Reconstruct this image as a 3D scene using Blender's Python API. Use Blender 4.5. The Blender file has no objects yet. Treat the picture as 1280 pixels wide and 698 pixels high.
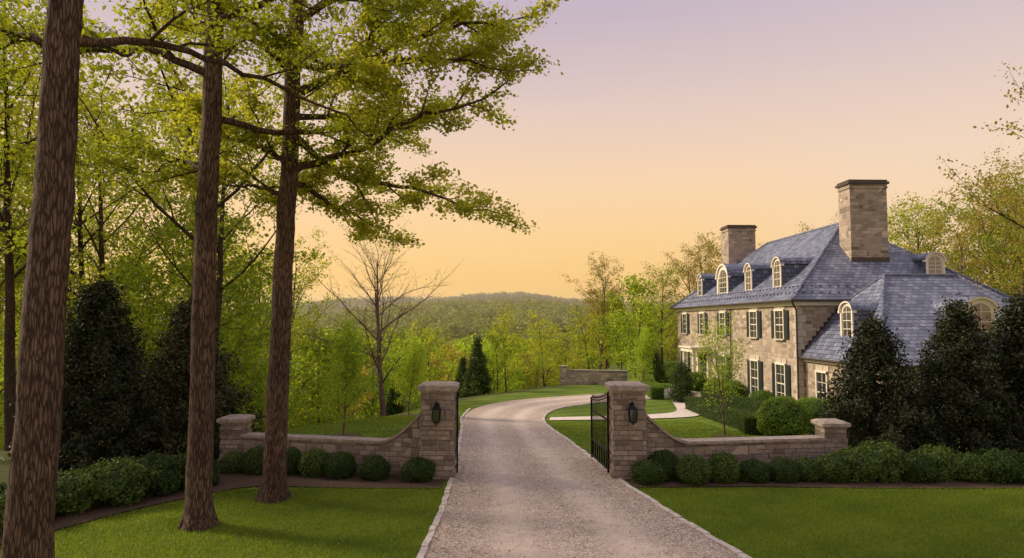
import bpy, math, random
import numpy as np
from mathutils import Vector, Matrix

scene = bpy.context.scene
R = np.random.RandomState(7)
random.seed(7)
COL = scene.collection

# ------------------------------------------------------------------ materials
def new_mat(name):
    m = bpy.data.materials.new(name); m.use_nodes = True
    nt = m.node_tree; nt.nodes.clear()
    out = nt.nodes.new('ShaderNodeOutputMaterial')
    return m, nt, out
def L(nt, a, b): nt.links.new(a, b)
def c4(c): return (c[0], c[1], c[2], 1.0)
def ramp(nt, fac, stops, interp='LINEAR'):
    r = nt.nodes.new('ShaderNodeValToRGB'); r.color_ramp.interpolation = interp
    el = r.color_ramp.elements
    el[0].position = stops[0][0]; el[0].color = c4(stops[0][1])
    el[1].position = stops[-1][0]; el[1].color = c4(stops[-1][1])
    for p, c in stops[1:-1]:
        e = el.new(p); e.color = c4(c)
    if fac is not None: L(nt, fac, r.inputs[0])
    return r.outputs[0]
def mixc(nt, fac, a, b, mode='MIX'):
    m = nt.nodes.new('ShaderNodeMix'); m.data_type = 'RGBA'; m.blend_type = mode
    for inp, v in ((m.inputs[0], fac), (m.inputs[6], a), (m.inputs[7], b)):
        if isinstance(v, bpy.types.NodeSocket): L(nt, v, inp)
        elif isinstance(v, (tuple, list)): inp.default_value = c4(v)
        else: inp.default_value = v
    return m.outputs[2]
def mth(nt, op, a, b=None, c=None):
    m = nt.nodes.new('ShaderNodeMath'); m.operation = op
    for i, v in enumerate((a, b, c)):
        if v is None: continue
        if isinstance(v, bpy.types.NodeSocket): L(nt, v, m.inputs[i])
        else: m.inputs[i].default_value = v
    return m.outputs[0]
def mapping(nt, src, scale=(1, 1, 1)):
    m = nt.nodes.new('ShaderNodeMapping'); m.inputs['Scale'].default_value = scale
    L(nt, src, m.inputs[0]); return m.outputs[0]
def noise(nt, vec, scale, detail=4, rough=.55):
    n = nt.nodes.new('ShaderNodeTexNoise'); n.inputs['Scale'].default_value = scale
    n.inputs['Detail'].default_value = detail; n.inputs['Roughness'].default_value = rough
    if vec is not None: L(nt, vec, n.inputs['Vector'])
    return n
def bump(nt, h, strength=.5, dist=.02, normal=None):
    b = nt.nodes.new('ShaderNodeBump'); b.inputs['Strength'].default_value = strength
    b.inputs['Distance'].default_value = dist; L(nt, h, b.inputs['Height'])
    if normal is not None: L(nt, normal, b.inputs['Normal'])
    return b.outputs[0]
def princ(nt, out, col, rough=.8, norm=None, metal=0., spec=.3):
    p = nt.nodes.new('ShaderNodeBsdfPrincipled')
    if isinstance(col, bpy.types.NodeSocket): L(nt, col, p.inputs['Base Color'])
    else: p.inputs['Base Color'].default_value = c4(col)
    if isinstance(rough, bpy.types.NodeSocket): L(nt, rough, p.inputs['Roughness'])
    else: p.inputs['Roughness'].default_value = rough
    p.inputs['Metallic'].default_value = metal
    p.inputs['Specular IOR Level'].default_value = spec
    if norm is not None: L(nt, norm, p.inputs['Normal'])
    L(nt, p.outputs[0], out.inputs[0]); return p

def simple(name, col, rough=.6, metal=0., var=.15, scale=6., spec=.3):
    m, nt, out = new_mat(name)
    tc = nt.nodes.new('ShaderNodeTexCoord')
    n = noise(nt, tc.outputs['Object'], scale, 5)
    lo = tuple(max(0, c*(1-var)) for c in col); hi = tuple(c*(1+var) for c in col)
    c = ramp(nt, n.outputs[0], [(.3, lo), (.7, hi)])
    princ(nt, out, c, rough, bump(nt, n.outputs[0], .15, .01), metal, spec); return m

def leafmat(name, a, b, transl=.45, gain=1.0, tint=(1.5, 1.35, .6), nscale=.9, lo=.75, nw=.5):
    m, nt, out = new_mat(name)
    g = nt.nodes.new('ShaderNodeNewGeometry')
    oi = nt.nodes.new('ShaderNodeObjectInfo')
    tc = nt.nodes.new('ShaderNodeTexCoord')
    n = noise(nt, tc.outputs['Object'], nscale, 4)
    f = mth(nt, 'ADD', mth(nt, 'MULTIPLY', g.outputs['Random Per Island'], 1.05-nw),
            mth(nt, 'MULTIPLY', n.outputs[0], nw))
    f2 = mth(nt, 'ADD', f, mth(nt, 'MULTIPLY', mth(nt, 'SUBTRACT', oi.outputs['Random'], .5), .45))
    col = ramp(nt, f2, [(.1, tuple(c*lo for c in a)), (.45, a), (.95, b)])
    d = nt.nodes.new('ShaderNodeBsdfPrincipled'); L(nt, col, d.inputs['Base Color'])
    d.inputs['Roughness'].default_value = .55; d.inputs['Specular IOR Level'].default_value = .25
    t = nt.nodes.new('ShaderNodeBsdfTranslucent')
    tcx = mixc(nt, 1.0, col, tuple(x*gain for x in tint), 'MULTIPLY'); L(nt, tcx, t.inputs[0])
    mx = nt.nodes.new('ShaderNodeMixShader'); mx.inputs[0].default_value = transl
    L(nt, d.outputs[0], mx.inputs[1]); L(nt, t.outputs[0], mx.inputs[2]); L(nt, mx.outputs[0], out.inputs[0])
    return m

def bark_mat(name, lo, hi, sc=1.0, strength=1.0):
    m, nt, out = new_mat(name)
    tc = nt.nodes.new('ShaderNodeTexCoord')
    mp = mapping(nt, tc.outputs['Object'], (13*sc, 13*sc, 1.7*sc))
    n0 = noise(nt, mp, 1.2, 8, .7)
    n1 = noise(nt, mapping(nt, tc.outputs['Object'], (30*sc, 30*sc, 9*sc)), 1.5, 5, .7)
    v = nt.nodes.new('ShaderNodeTexVoronoi'); v.feature = 'DISTANCE_TO_EDGE'
    v.inputs['Scale'].default_value = 2.0
    mx = mixc(nt, .8, mp, n0.outputs['Color'], 'ADD'); L(nt, mx, v.inputs['Vector'])
    e = ramp(nt, v.outputs['Distance'], [(0, (0, 0, 0)), (.16, (.8, .8, .8)), (.5, (1, 1, 1))])
    h = mixc(nt, .5, e, n0.outputs[0], 'MIX')
    h = mixc(nt, .3, h, n1.outputs[0], 'MIX')
    big = noise(nt, tc.outputs['Object'], .9, 4)
    c = ramp(nt, h, [(.25, tuple(x*.25 for x in lo)), (.48, lo), (.8, hi)])
    c = mixc(nt, .8, c, ramp(nt, big.outputs[0], [(.3, (.6, .57, .55)), (.7, (1.25, 1.2, 1.2))]), 'MULTIPLY')
    princ(nt, out, c, .9, bump(nt, h, strength, .09)); return m

def stone_mat(name, w, h, cols, mortar=(.30, .27, .24), dist=.05, bs=.8):
    m, nt, out = new_mat(name)
    uv = nt.nodes.new('ShaderNodeUVMap'); uv.uv_map = 'UVMap'
    n = noise(nt, uv.outputs[0], 2.2, 3)
    off = nt.nodes.new('ShaderNodeVectorMath'); off.operation = 'MULTIPLY_ADD'
    L(nt, n.outputs['Color'], off.inputs[0]); off.inputs[1].default_value = (dist*2, dist*2, 0)
    L(nt, uv.outputs[0], off.inputs[2])
    def brick(w, h, offset):
        b = nt.nodes.new('ShaderNodeTexBrick'); b.inputs['Scale'].default_value = 1
        b.inputs['Brick Width'].default_value = w; b.inputs['Row Height'].default_value = h
        b.inputs['Mortar Size'].default_value = h*.07; b.inputs['Mortar Smooth'].default_value = .5
        b.inputs['Bias'].default_value = 0
        b.inputs['Color1'].default_value = (0, 0, 0, 1); b.inputs['Color2'].default_value = (1, 1, 1, 1)
        b.inputs['Mortar'].default_value = (.5, .5, .5, 1)
        b.offset = offset; b.squash = .62; b.squash_frequency = 3
        L(nt, off.outputs[0], b.inputs['Vector']); return b
    b1 = brick(w, h, .43); b2 = brick(w*1.45, h*2, .31)
    sel = noise(nt, uv.outputs[0], 1.3/(w*4), 1)
    s = ramp(nt, sel.outputs[0], [(.52, (0, 0, 0)), (.53, (1, 1, 1))])
    rnd = mixc(nt, s, b1.outputs['Color'], b2.outputs['Color'])
    mor = mixc(nt, s, b1.outputs['Fac'], b2.outputs['Fac'])
    k = len(cols)
    col = ramp(nt, rnd, [(i/(k-1), c) for i, c in enumerate(cols)])
    fn = noise(nt, uv.outputs[0], 14, 6, .7)
    col = mixc(nt, .55, col, ramp(nt, fn.outputs[0], [(.25, (.45, .45, .45)), (.75, (1.4, 1.35, 1.3))]), 'MULTIPLY')
    wn = noise(nt, uv.outputs[0], .5, 4)
    col = mixc(nt, .6, col, ramp(nt, wn.outputs[0], [(.3, (.7, .7, .72)), (.7, (1.2, 1.15, 1.1))]), 'MULTIPLY')
    col = mixc(nt, mor, col, mortar)
    inv = mth(nt, 'SUBTRACT', 1.0, mor)
    hh = mth(nt, 'ADD', inv, mth(nt, 'MULTIPLY', fn.outputs[0], .7))
    princ(nt, out, col, .88, bump(nt, hh, bs, .03)); return m

def slate_mat():
    m, nt, out = new_mat('slate_roof')
    uv = nt.nodes.new('ShaderNodeUVMap'); uv.uv_map = 'UVMap'
    n = noise(nt, uv.outputs[0], 5, 2)
    off = nt.nodes.new('ShaderNodeVectorMath'); off.operation = 'MULTIPLY_ADD'
    L(nt, n.outputs['Color'], off.inputs[0]); off.inputs[1].default_value = (.03, .03, 0)
    L(nt, uv.outputs[0], off.inputs[2])
    b = nt.nodes.new('ShaderNodeTexBrick'); b.inputs['Scale'].default_value = 1
    b.inputs['Brick Width'].default_value = .34; b.inputs['Row Height'].default_value = .26
    b.inputs['Mortar Size'].default_value = .016; b.inputs['Mortar Smooth'].default_value = .3
    b.inputs['Color1'].default_value = (0, 0, 0, 1); b.inputs['Color2'].default_value = (1, 1, 1, 1)
    L(nt, off.outputs[0], b.inputs['Vector'])
    col = ramp(nt, b.outputs['Color'], [(0, (.09, .103, .15)), (.5, (.145, .163, .225)), (1, (.22, .24, .315))])
    big = noise(nt, uv.outputs[0], .7, 4)
    col = mixc(nt, .5, col, ramp(nt, big.outputs[0], [(.3, (.65, .65, .7)), (.7, (1.3, 1.25, 1.25))]), 'MULTIPLY')
    col = mixc(nt, b.outputs['Fac'], col, (.03, .03, .04))
    sx = nt.nodes.new('ShaderNodeSeparateXYZ'); L(nt, off.outputs[0], sx.inputs[0])
    saw = mth(nt, 'FRACT', mth(nt, 'DIVIDE', sx.outputs[1], .26))
    h = mth(nt, 'SUBTRACT', mth(nt, 'MULTIPLY', mth(nt, 'SUBTRACT', 1.0, saw), .9), mth(nt, 'MULTIPLY', b.outputs['Fac'], .6))
    princ(nt, out, col, .5, bump(nt, h, .8, .035), spec=.4); return m

def gravel_mat():
    m, nt, out = new_mat('gravel')
    uv = nt.nodes.new('ShaderNodeUVMap'); uv.uv_map = 'UVMap'
    tc = nt.nodes.new('ShaderNodeTexCoord')
    v = nt.nodes.new('ShaderNodeTexVoronoi'); v.inputs['Scale'].default_value = 38
    L(nt, tc.outputs['Object'], v.inputs['Vector'])
    v2 = nt.nodes.new('ShaderNodeTexVoronoi'); v2.inputs['Scale'].default_value = 70
    L(nt, tc.outputs['Object'], v2.inputs['Vector'])
    gs = nt.nodes.new('ShaderNodeSeparateColor'); L(nt, v.outputs['Color'], gs.inputs[0])
    c = ramp(nt, gs.outputs[0], [(0, (.16, .12, .09)), (.3, (.32, .25, .20)), (.7, (.48, .385, .315)), (1, (.70, .58, .49))])
    gs2 = nt.nodes.new('ShaderNodeSeparateColor'); L(nt, v2.outputs['Color'], gs2.inputs[0])
    fine = ramp(nt, gs2.outputs[0], [(0, (.38, .30, .24)), (.6, (.53, .43, .36)), (1, (.68, .56, .48))])
    sx = nt.nodes.new('ShaderNodeSeparateXYZ'); L(nt, uv.outputs[0], sx.inputs[0])
    wn = noise(nt, tc.outputs['Object'], .35, 4)
    u = mth(nt, 'ADD', sx.outputs[0], mth(nt, 'MULTIPLY', mth(nt, 'SUBTRACT', wn.outputs[0], .5), .14))
    trk = ramp(nt, u, [(0, (0, 0, 0)), (.14, (.1, .1, .1)), (.28, (.95, .95, .95)), (.42, (.3, .3, .3)), (.54, (.15, .15, .15)), (.68, (1, 1, 1)), (.84, (.1, .1, .1)), (1, (0, 0, 0))], 'EASE')
    pn = noise(nt, tc.outputs['Object'], 2.5, 5, .65)
    tf = mth(nt, 'MULTIPLY', trk, mth(nt, 'ADD', mth(nt, 'MULTIPLY', pn.outputs[0], .7), .45))
    col = mixc(nt, tf, c, fine)
    col = mixc(nt, .6, col, ramp(nt, pn.outputs[0], [(.3, (.74, .72, .71)), (.7, (1.18, 1.16, 1.14))]), 'MULTIPLY')
    col = mixc(nt, mth(nt, 'MULTIPLY', tf, .4), col, (.68, .57, .48))
    h = mth(nt, 'SUBTRACT', 1.0, v.outputs['Distance'])
    h2 = mth(nt, 'ADD', mth(nt, 'MULTIPLY', h, mth(nt, 'SUBTRACT', 1.1, tf)), mth(nt, 'MULTIPLY', v2.outputs['Distance'], .3))
    princ(nt, out, col, .92, bump(nt, h2, .6, .018)); return m

def ground_mat():
    m, nt, out = new_mat('ground_lawn')
    tc = nt.nodes.new('ShaderNodeTexCoord'); P = tc.outputs['Object']
    at = nt.nodes.new('ShaderNodeAttribute'); at.attribute_name = 'lawn'
    n1 = noise(nt, P, .35, 5, .6); n2 = noise(nt, P, 9, 5, .7); n3 = noise(nt, P, 45, 3, .7)
    g = ramp(nt, n1.outputs[0], [(.3, (.080, .135, .014)), (.55, (.13, .19, .020)), (.75, (.19, .24, .03))])
    w = nt.nodes.new('ShaderNodeTexWave'); w.inputs['Scale'].default_value = .22; w.inputs['Distortion'].default_value = 1.2
    w.inputs['Detail'].default_value = 2
    mp = nt.nodes.new('ShaderNodeMapping'); mp.inputs['Rotation'].default_value = (0, 0, math.radians(62)); L(nt, P, mp.inputs[0])
    L(nt, mp.outputs[0], w.inputs['Vector'])
    g = mixc(nt, .6, g, ramp(nt, w.outputs[0], [(.35, (.8, .82, .8)), (.65, (1.2, 1.17, 1.1))]), 'MULTIPLY')
    g = mixc(nt, .8, g, ramp(nt, n2.outputs[0], [(.25, (.6, .62, .6)), (.75, (1.35, 1.3, 1.2))]), 'MULTIPLY')
    g = mixc(nt, .7, g, ramp(nt, n3.outputs[0], [(.3, (.5, .5, .5)), (.7, (1.4, 1.4, 1.3))]), 'MULTIPLY')
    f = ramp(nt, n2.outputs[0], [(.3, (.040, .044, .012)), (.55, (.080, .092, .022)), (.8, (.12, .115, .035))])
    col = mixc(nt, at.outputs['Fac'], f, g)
    h = mth(nt, 'ADD', n2.outputs[0], n3.outputs[0])
    princ(nt, out, col, .9, bump(nt, h, .7, .05), spec=.15); return m

M = {}
M['stone'] = stone_mat('fieldstone', .36, .13, [(.13, .10, .08), (.33, .265, .205), (.23, .195, .17), (.44, .355, .27), (.28, .24, .215), (.50, .41, .315)], (.18, .15, .125), .028, 1.0)
M['hstone'] = stone_mat('house_stone', .52, .19, [(.18, .145, .11), (.42, .34, .265), (.27, .23, .195), (.52, .42, .325), (.37, .30, .245), (.60, .49, .38)], (.46, .38, .30), .05, .9)
M['cap'] = simple('cap_stone', (.33, .27, .225), .85, 0, .4, 9)
M['kerb'] = simple('kerb_stone', (.52, .455, .40), .85, 0, .3, 12)
M['path'] = simple('path_stone', (.58, .50, .44), .85, 0, .15, 5)
M['slate'] = slate_mat()
M['gravel'] = gravel_mat()
M['ground'] = ground_mat()
M['white'] = simple('cream_paint', (.76, .69, .58), .5, 0, .06, 3)
M['quoin'] = simple('cut_stone_trim', (.50, .43, .35), .8, 0, .15, 5)
M['shutter'] = simple('shutter_paint', (.018, .028, .03), .45, 0, .2)
M['iron'] = simple('black_iron', (.012, .012, .013), .45, .6, .3)
M['copper'] = simple('gutter_metal', (.085, .07, .06), .5, .5, .2)
M['mulch'] = simple('bark_mulch', (.075, .044, .028), .95, 0, .7, 30)
M['bark'] = bark_mat('oak_bark', (.115, .068, .045), (.25, .165, .118))
M['bark2'] = bark_mat('forest_bark', (.065, .042, .028), (.15, .105, .075), .8, .6)
M['barkp'] = bark_mat('pale_bark', (.16, .115, .075), (.30, .215, .155), .8, .6)
def glass():
    m, nt, out = new_mat('window_glass')
    p = princ(nt, out, (.03, .028, .03), .06, None, 0, .9)
    p.inputs['IOR'].default_value = 1.8
    return m
M['glass'] = glass()
M['leaf_oak'] = leafmat('oak_leaves', (.24, .29, .030), (.46, .47, .065), .58)
M['leaf_for'] = leafmat('forest_leaves', (.22, .28, .028), (.43, .46, .06), .58)
M['leaf_und'] = leafmat('understory_leaves', (.20, .29, .028), (.40, .47, .055), .55)
M['leaf_brt'] = leafmat('young_leaves', (.25, .38, .03), (.42, .53, .06), .5)
M['leaf_warm'] = leafmat('spring_bud_leaves', (.25, .215, .04), (.44, .37, .08), .5)
M['leaf_hol'] = leafmat('holly_leaves', (.028, .038, .014), (.125, .105, .040), .12)
M['leaf_box'] = leafmat('boxwood_leaves', (.042, .080, .013), (.135, .19, .034), .25)
M['leaf_shr'] = leafmat('shrub_leaves', (.12, .21, .027), (.25, .34, .045), .35)
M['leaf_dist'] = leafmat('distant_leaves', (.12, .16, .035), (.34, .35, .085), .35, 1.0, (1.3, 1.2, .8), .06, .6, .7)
M['leaf_dist2'] = leafmat('far_ridge_leaves', (.15, .165, .065), (.30, .28, .11), .3, 1.0, (1.2, 1.1, .9), .03, .7, .7)  # muted warm tone puts distance haze into the leaf colour
M['grass'] = leafmat('grass_blades', (.125, .195, .018), (.30, .37, .045), .4, 1.0, (1.5, 1.35, .6), .55, .6, .65)
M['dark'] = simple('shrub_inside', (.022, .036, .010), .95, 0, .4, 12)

# ------------------------------------------------------------------ helpers
def empty(name, loc=(0, 0, 0), rotz=0):
    e = bpy.data.objects.new(name, None); e.location = loc; e.rotation_euler = (0, 0, rotz)
    e.empty_display_size = .3; COL.objects.link(e); return e
def add_obj(name, mesh, parent=None, loc=(0, 0, 0), rot=(0, 0, 0), scale=(1, 1, 1)):
    o = bpy.data.objects.new(name, mesh); o.location = loc; o.rotation_euler = rot; o.scale = scale
    COL.objects.link(o)
    if parent: o.parent = parent
    return o

class MB:
    def __init__(s): s.v = []; s.f = []; s.uv = []; s.m = []; s.mats = []
    def mi(s, k):
        if k not in s.mats: s.mats.append(k)
        return s.mats.index(k)
    def face(s, pts, k):
        pts = [Vector(p) for p in pts]; b = len(s.v)
        n = Vector((0, 0, 0))
        for i in range(len(pts)):
            a, c = pts[i], pts[(i+1) % len(pts)]
            n += a.cross(c)
        if n.length < 1e-9: n = Vector((0, 0, 1))
        n.normalize()
        t = Vector((0, 0, 1)).cross(n)
        if t.length < .05: t = Vector((1, 0, 0))
        t.normalize(); bb = n.cross(t)
        s.v += [tuple(p) for p in pts]; s.f.append(tuple(range(b, b+len(pts))))
        s.uv += [(p.dot(t), p.dot(bb)) for p in pts]; s.m.append(s.mi(k))
    def box(s, x0, x1, y0, y1, z0, z1, k, T=None):
        c = [Vector((x, y, z)) for z in (z0, z1) for y in (y0, y1) for x in (x0, x1)]
        if T: c = [T @ p for p in c]
        for f in ((0, 2, 3, 1), (4, 5, 7, 6), (0, 1, 5, 4), (2, 6, 7, 3), (0, 4, 6, 2), (1, 3, 7, 5)):
            s.face([c[i] for i in f], k)
    def cyl(s, p0, p1, r, k, n=8, r1=None):
        p0 = Vector(p0); p1 = Vector(p1); d = (p1-p0).normalized()
        a = d.orthogonal().normalized(); b = d.cross(a); r1 = r if r1 is None else r1
        A = [p0+(a*math.cos(2*math.pi*i/n)+b*math.sin(2*math.pi*i/n))*r for i in range(n)]
        B = [p1+(a*math.cos(2*math.pi*i/n)+b*math.sin(2*math.pi*i/n))*r1 for i in range(n)]
        for i in range(n):
            j = (i+1) % n; s.face([A[i], A[j], B[j], B[i]], k)
        s.face(A[::-1], k); s.face(B, k)
    def build(s, name, parent=None, loc=(0, 0, 0), rotz=0):
        me = bpy.data.meshes.new(name); me.from_pydata(s.v, [], s.f)
        uvl = me.uv_layers.new(name='UVMap')
        uvl.data.foreach_set('uv', np.array(s.uv, dtype=np.float32).ravel())
        for k in s.mats: me.materials.append(M[k])
        me.polygons.foreach_set('material_index', np.array(s.m, dtype=np.int32))
        me.update()
        return add_obj(name, me, parent, loc, (0, 0, rotz))

class QM:   # fast quad mesh
    def __init__(s): s.V = []; s.Q = []; s.I = []; s.S = []; s.n = 0
    def add(s, v, q, mi, smooth):
        s.V.append(v); s.Q.append(q+s.n); s.I.append(np.full(len(q), mi, np.int32))
        s.S.append(np.full(len(q), smooth, bool)); s.n += len(v)
    def mesh(s, name, mats):
        V = np.concatenate(s.V).astype(np.float32); Q = np.concatenate(s.Q).astype(np.int32)
        me = bpy.data.meshes.new(name)
        me.vertices.add(len(V)); me.vertices.foreach_set('co', V.ravel())
        me.loops.add(len(Q)*4); me.loops.foreach_set('vertex_index', Q.ravel())
        me.polygons.add(len(Q)); me.polygons.foreach_set('loop_start', np.arange(len(Q), dtype=np.int32)*4)
        for k in mats: me.materials.append(M[k])
        me.polygons.foreach_set('material_index', np.concatenate(s.I))
        me.polygons.foreach_set('use_smooth', np.concatenate(s.S))
        me.update(calc_edges=True); me.validate()
        return me
    def tube(s, pts, rad, sides, mi=0, wob=0.):
        pts = np.asarray(pts, float); n = len(pts)
        d = np.gradient(pts, axis=0); d /= np.linalg.norm(d, axis=1)[:, None]+1e-9
        ref = np.array([1., 0, 0]) if abs(d[0][0]) < .8 else np.array([0, 1., 0])
        a = np.cross(d, ref); a /= np.linalg.norm(a, axis=1)[:, None]+1e-9
        b = np.cross(d, a)
        th = np.arange(sides)*2*math.pi/sides
        r = np.asarray(rad, float)[:, None]*np.ones((1, sides))
        if wob: r = r*(1+R.normal(0, wob, r.shape))
        v = pts[:, None, :]+(a[:, None, :]*np.cos(th)[None, :, None]+b[:, None, :]*np.sin(th)[None, :, None])*r[:, :, None]
        i = np.arange(n-1)[:, None]*sides; j = np.arange(sides)[None, :]; j2 = (j+1) % sides
        q = np.stack([i+j, i+j2, i+sides+j2, i+sides+j], -1).reshape(-1, 4)
        s.add(v.reshape(-1, 3), q, mi, True)
    def leaves(s, C, size, mi, up=.4, aspect=.6, outn=None):
        n = len(C); 
        if n == 0: return
        nn = R.normal(0, 1, (n, 3)); nn[:, 2] += up*2
        if outn is not None: nn += outn*1.6
        nn /= np.linalg.norm(nn, axis=1)[:, None]
        a = np.cross(nn, R.normal(0, 1, (n, 3))); a /= np.linalg.norm(a, axis=1)[:, None]+1e-9
        b = np.cross(nn, a)
        sz = size*R.uniform(.6, 1.3, (n, 1))*.5
        fold = nn*sz*.25
        v = np.stack([C-a*sz, C+b*sz*aspect+fold, C+a*sz, C-b*sz*aspect+fold], 1)
        q = np.arange(n*4).reshape(n, 4)
        s.add(v.reshape(-1, 3), q, mi, False)

def nrm(v): return v/(np.linalg.norm(v)+1e-9)
def poly_resample(P, n):
    P = np.asarray(P, float); d = np.r_[0, np.cumsum(np.linalg.norm(np.diff(P, axis=0), axis=1))]
    t = np.linspace(0, d[-1], n); out = np.stack([np.interp(t, d, P[:, k]) for k in range(P.shape[1])], 1)
    for _ in range(max(1, n//6)):
        out[1:-1] = (out[:-2]+2*out[1:-1]+out[2:])/4
    return out

class Tree:
    def __init__(s): s.q = QM(); s.lp = []
    def branch(s, p, d, Ln, r, lev, cfg):
        n = max(3, int(Ln/cfg['seg'][lev])); pts = [p]; dd = nrm(d)
        for i in range(n):
            dd = nrm(dd+R.normal(0, cfg['wob'][lev], 3)+np.array([0, 0, cfg['up'][lev]]))
            pts.append(pts[-1]+dd*Ln/n)
        pts = np.array(pts)
        s.q.tube(pts, np.linspace(r, r*.3, n+1), cfg['sides'][lev])
        s.kids(pts, Ln, r, lev, cfg)
    def kids(s, pts, Ln, r, lev, cfg, t0=.2):
        n = len(pts)-1
        if lev >= cfg['max']:
            for i in range(1, n+1): s.lp.append(pts[i])
            return
        k = max(1, int(cfg['dens'][lev]*Ln+R.rand()))
        side = 1
        for j in range(k):
            t = t0+(1-t0)*(j+R.rand()*.8)/k; t = min(t, 1.0)
            i = min(int(t*n), n-1); f = t*n-i
            p = pts[i]*(1-f)+pts[i+1]*f; ax = nrm(pts[i+1]-pts[i])
            h = np.cross(ax, [0, 0, 1.]); h = nrm(h) if np.linalg.norm(h) > .1 else nrm(R.normal(0, 1, 3))
            side = -side
            perp = nrm(h*side+np.array([0, 0, 1.])*R.normal(cfg.get('vz', .1), .45)+R.normal(0, .25, 3))
            ang = math.radians(R.uniform(35, 62))
            nd = ax*math.cos(ang)+perp*math.sin(ang)
            nl = cfg['len'][lev+1]*R.uniform(.65, 1.3)*(1.15-.55*t)
            s.branch(p, nd, nl, max(r*(1-.65*t)*.55, cfg['rmin']), lev+1, cfg)
        s.branch(pts[-1], pts[-1]-pts[-2], cfg['len'][lev+1]*.8, max(r*.3, cfg['rmin']), lev+1, cfg)
    def leaf(s, Nn, size, spread, flat=.5, mi=1, up=.5, asp=.65):
        lp = np.array(s.lp)
        w = R.rand(len(lp))**1.8; idx = R.choice(len(lp), Nn, p=w/w.sum())
        off = R.normal(0, spread, (Nn, 3)); off[:, 2] *= flat
        s.q.leaves(lp[idx]+off, size, mi, up, asp)

def sm(a, b, x):
    t = np.clip((np.asarray(x, float)-a)/(b-a), 0, 1); return t*t*(3-2*t)
CX = [-200, -40, -16, -10, -7, -4, 2, 8, 14, 40, 200]
CY = [12, 14, 19, 27, 33, 42, 50, 57, 85, 95, 110]
def gz(x, y):
    x = np.asarray(x, float); y = np.asarray(y, float)
    z = -1.0*sm(19, 38, y)
    yc = np.interp(x, CX, CY)
    z = z-9*sm(0, 55, y-yc)
    mound = .35*np.exp(-((x+6)/3.5)**2-((y-30)/6)**2)
    z = z+mound
    hill = 11.5*sm(170, 420, y)*(.62+.66*np.exp(-((x+22)/70.)**2)+.10*np.sin(x/31.+1)+.06*np.sin(x/13.))
    z = z+hill
    z = z+19*sm(560, 1000, y)*(1+.20*np.sin(x/110.+2.2)+.07*np.sin(x/41.))
    return z
def g(x, y): return float(gz(x, y))

# ------------------------------------------------------------------ terrain
def axis(lo, hi, f0, f1, step):
    a = list(np.arange(f0, f1+1e-6, step)); s = step; x = f1
    while x < hi: s *= 1.25; s = min(s, 60); x += s; a.append(x)
    s = step; x = f0
    while x > lo: s *= 1.25; s = min(s, 60); x -= s; a.insert(0, x)
    return np.array(a)
xs = axis(-1500, 1500, -30, 34, .6); ys = axis(-200, 2500, 6, 62, .6)
X, Y = np.meshgrid(xs, ys); Z = gz(X, Y)
nx, ny = len(xs), len(ys)
q = QM(); idx = np.arange(nx*ny).reshape(ny, nx)
quads = np.stack([idx[:-1, :-1], idx[:-1, 1:], idx[1:, 1:], idx[1:, :-1]], -1).reshape(-1, 4)
q.add(np.stack([X, Y, Z], -1).reshape(-1, 3), quads, 0, True)
gm = q.mesh('ground', ['ground'])
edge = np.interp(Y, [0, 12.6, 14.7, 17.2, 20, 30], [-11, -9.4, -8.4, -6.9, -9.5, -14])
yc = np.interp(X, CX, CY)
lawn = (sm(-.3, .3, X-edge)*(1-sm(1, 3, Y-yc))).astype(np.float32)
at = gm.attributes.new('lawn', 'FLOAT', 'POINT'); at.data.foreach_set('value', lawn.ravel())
add_obj('ground', gm)

def ribbon(name, Lp, Rp, mat, dz, n=80, cross=6):
    A = poly_resample(Lp, n); B = poly_resample(Rp, n)
    vs = []; uvs = []
    for i in range(n):
        for j in range(cross+1):
            u = j/cross; p = A[i]*(1-u)+B[i]*u
            vs.append((p[0], p[1], g(p[0], p[1])+dz)); uvs.append((u, i/n*30))
    fs = []
    for i in range(n-1):
        for j in range(cross):
            a = i*(cross+1)+j; fs.append((a, a+1, a+cross+2, a+cross+1))
    me = bpy.data.meshes.new(name); me.from_pydata(vs, [], fs)
    uvl = me.uv_layers.new(name='UVMap')
    uvl.data.foreach_set('uv', np.array([uvs[l.vertex_index] for l in me.loops], dtype=np.float32).ravel())
    me.materials.append(M[mat]); me.update(); return add_obj(name, me)

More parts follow.
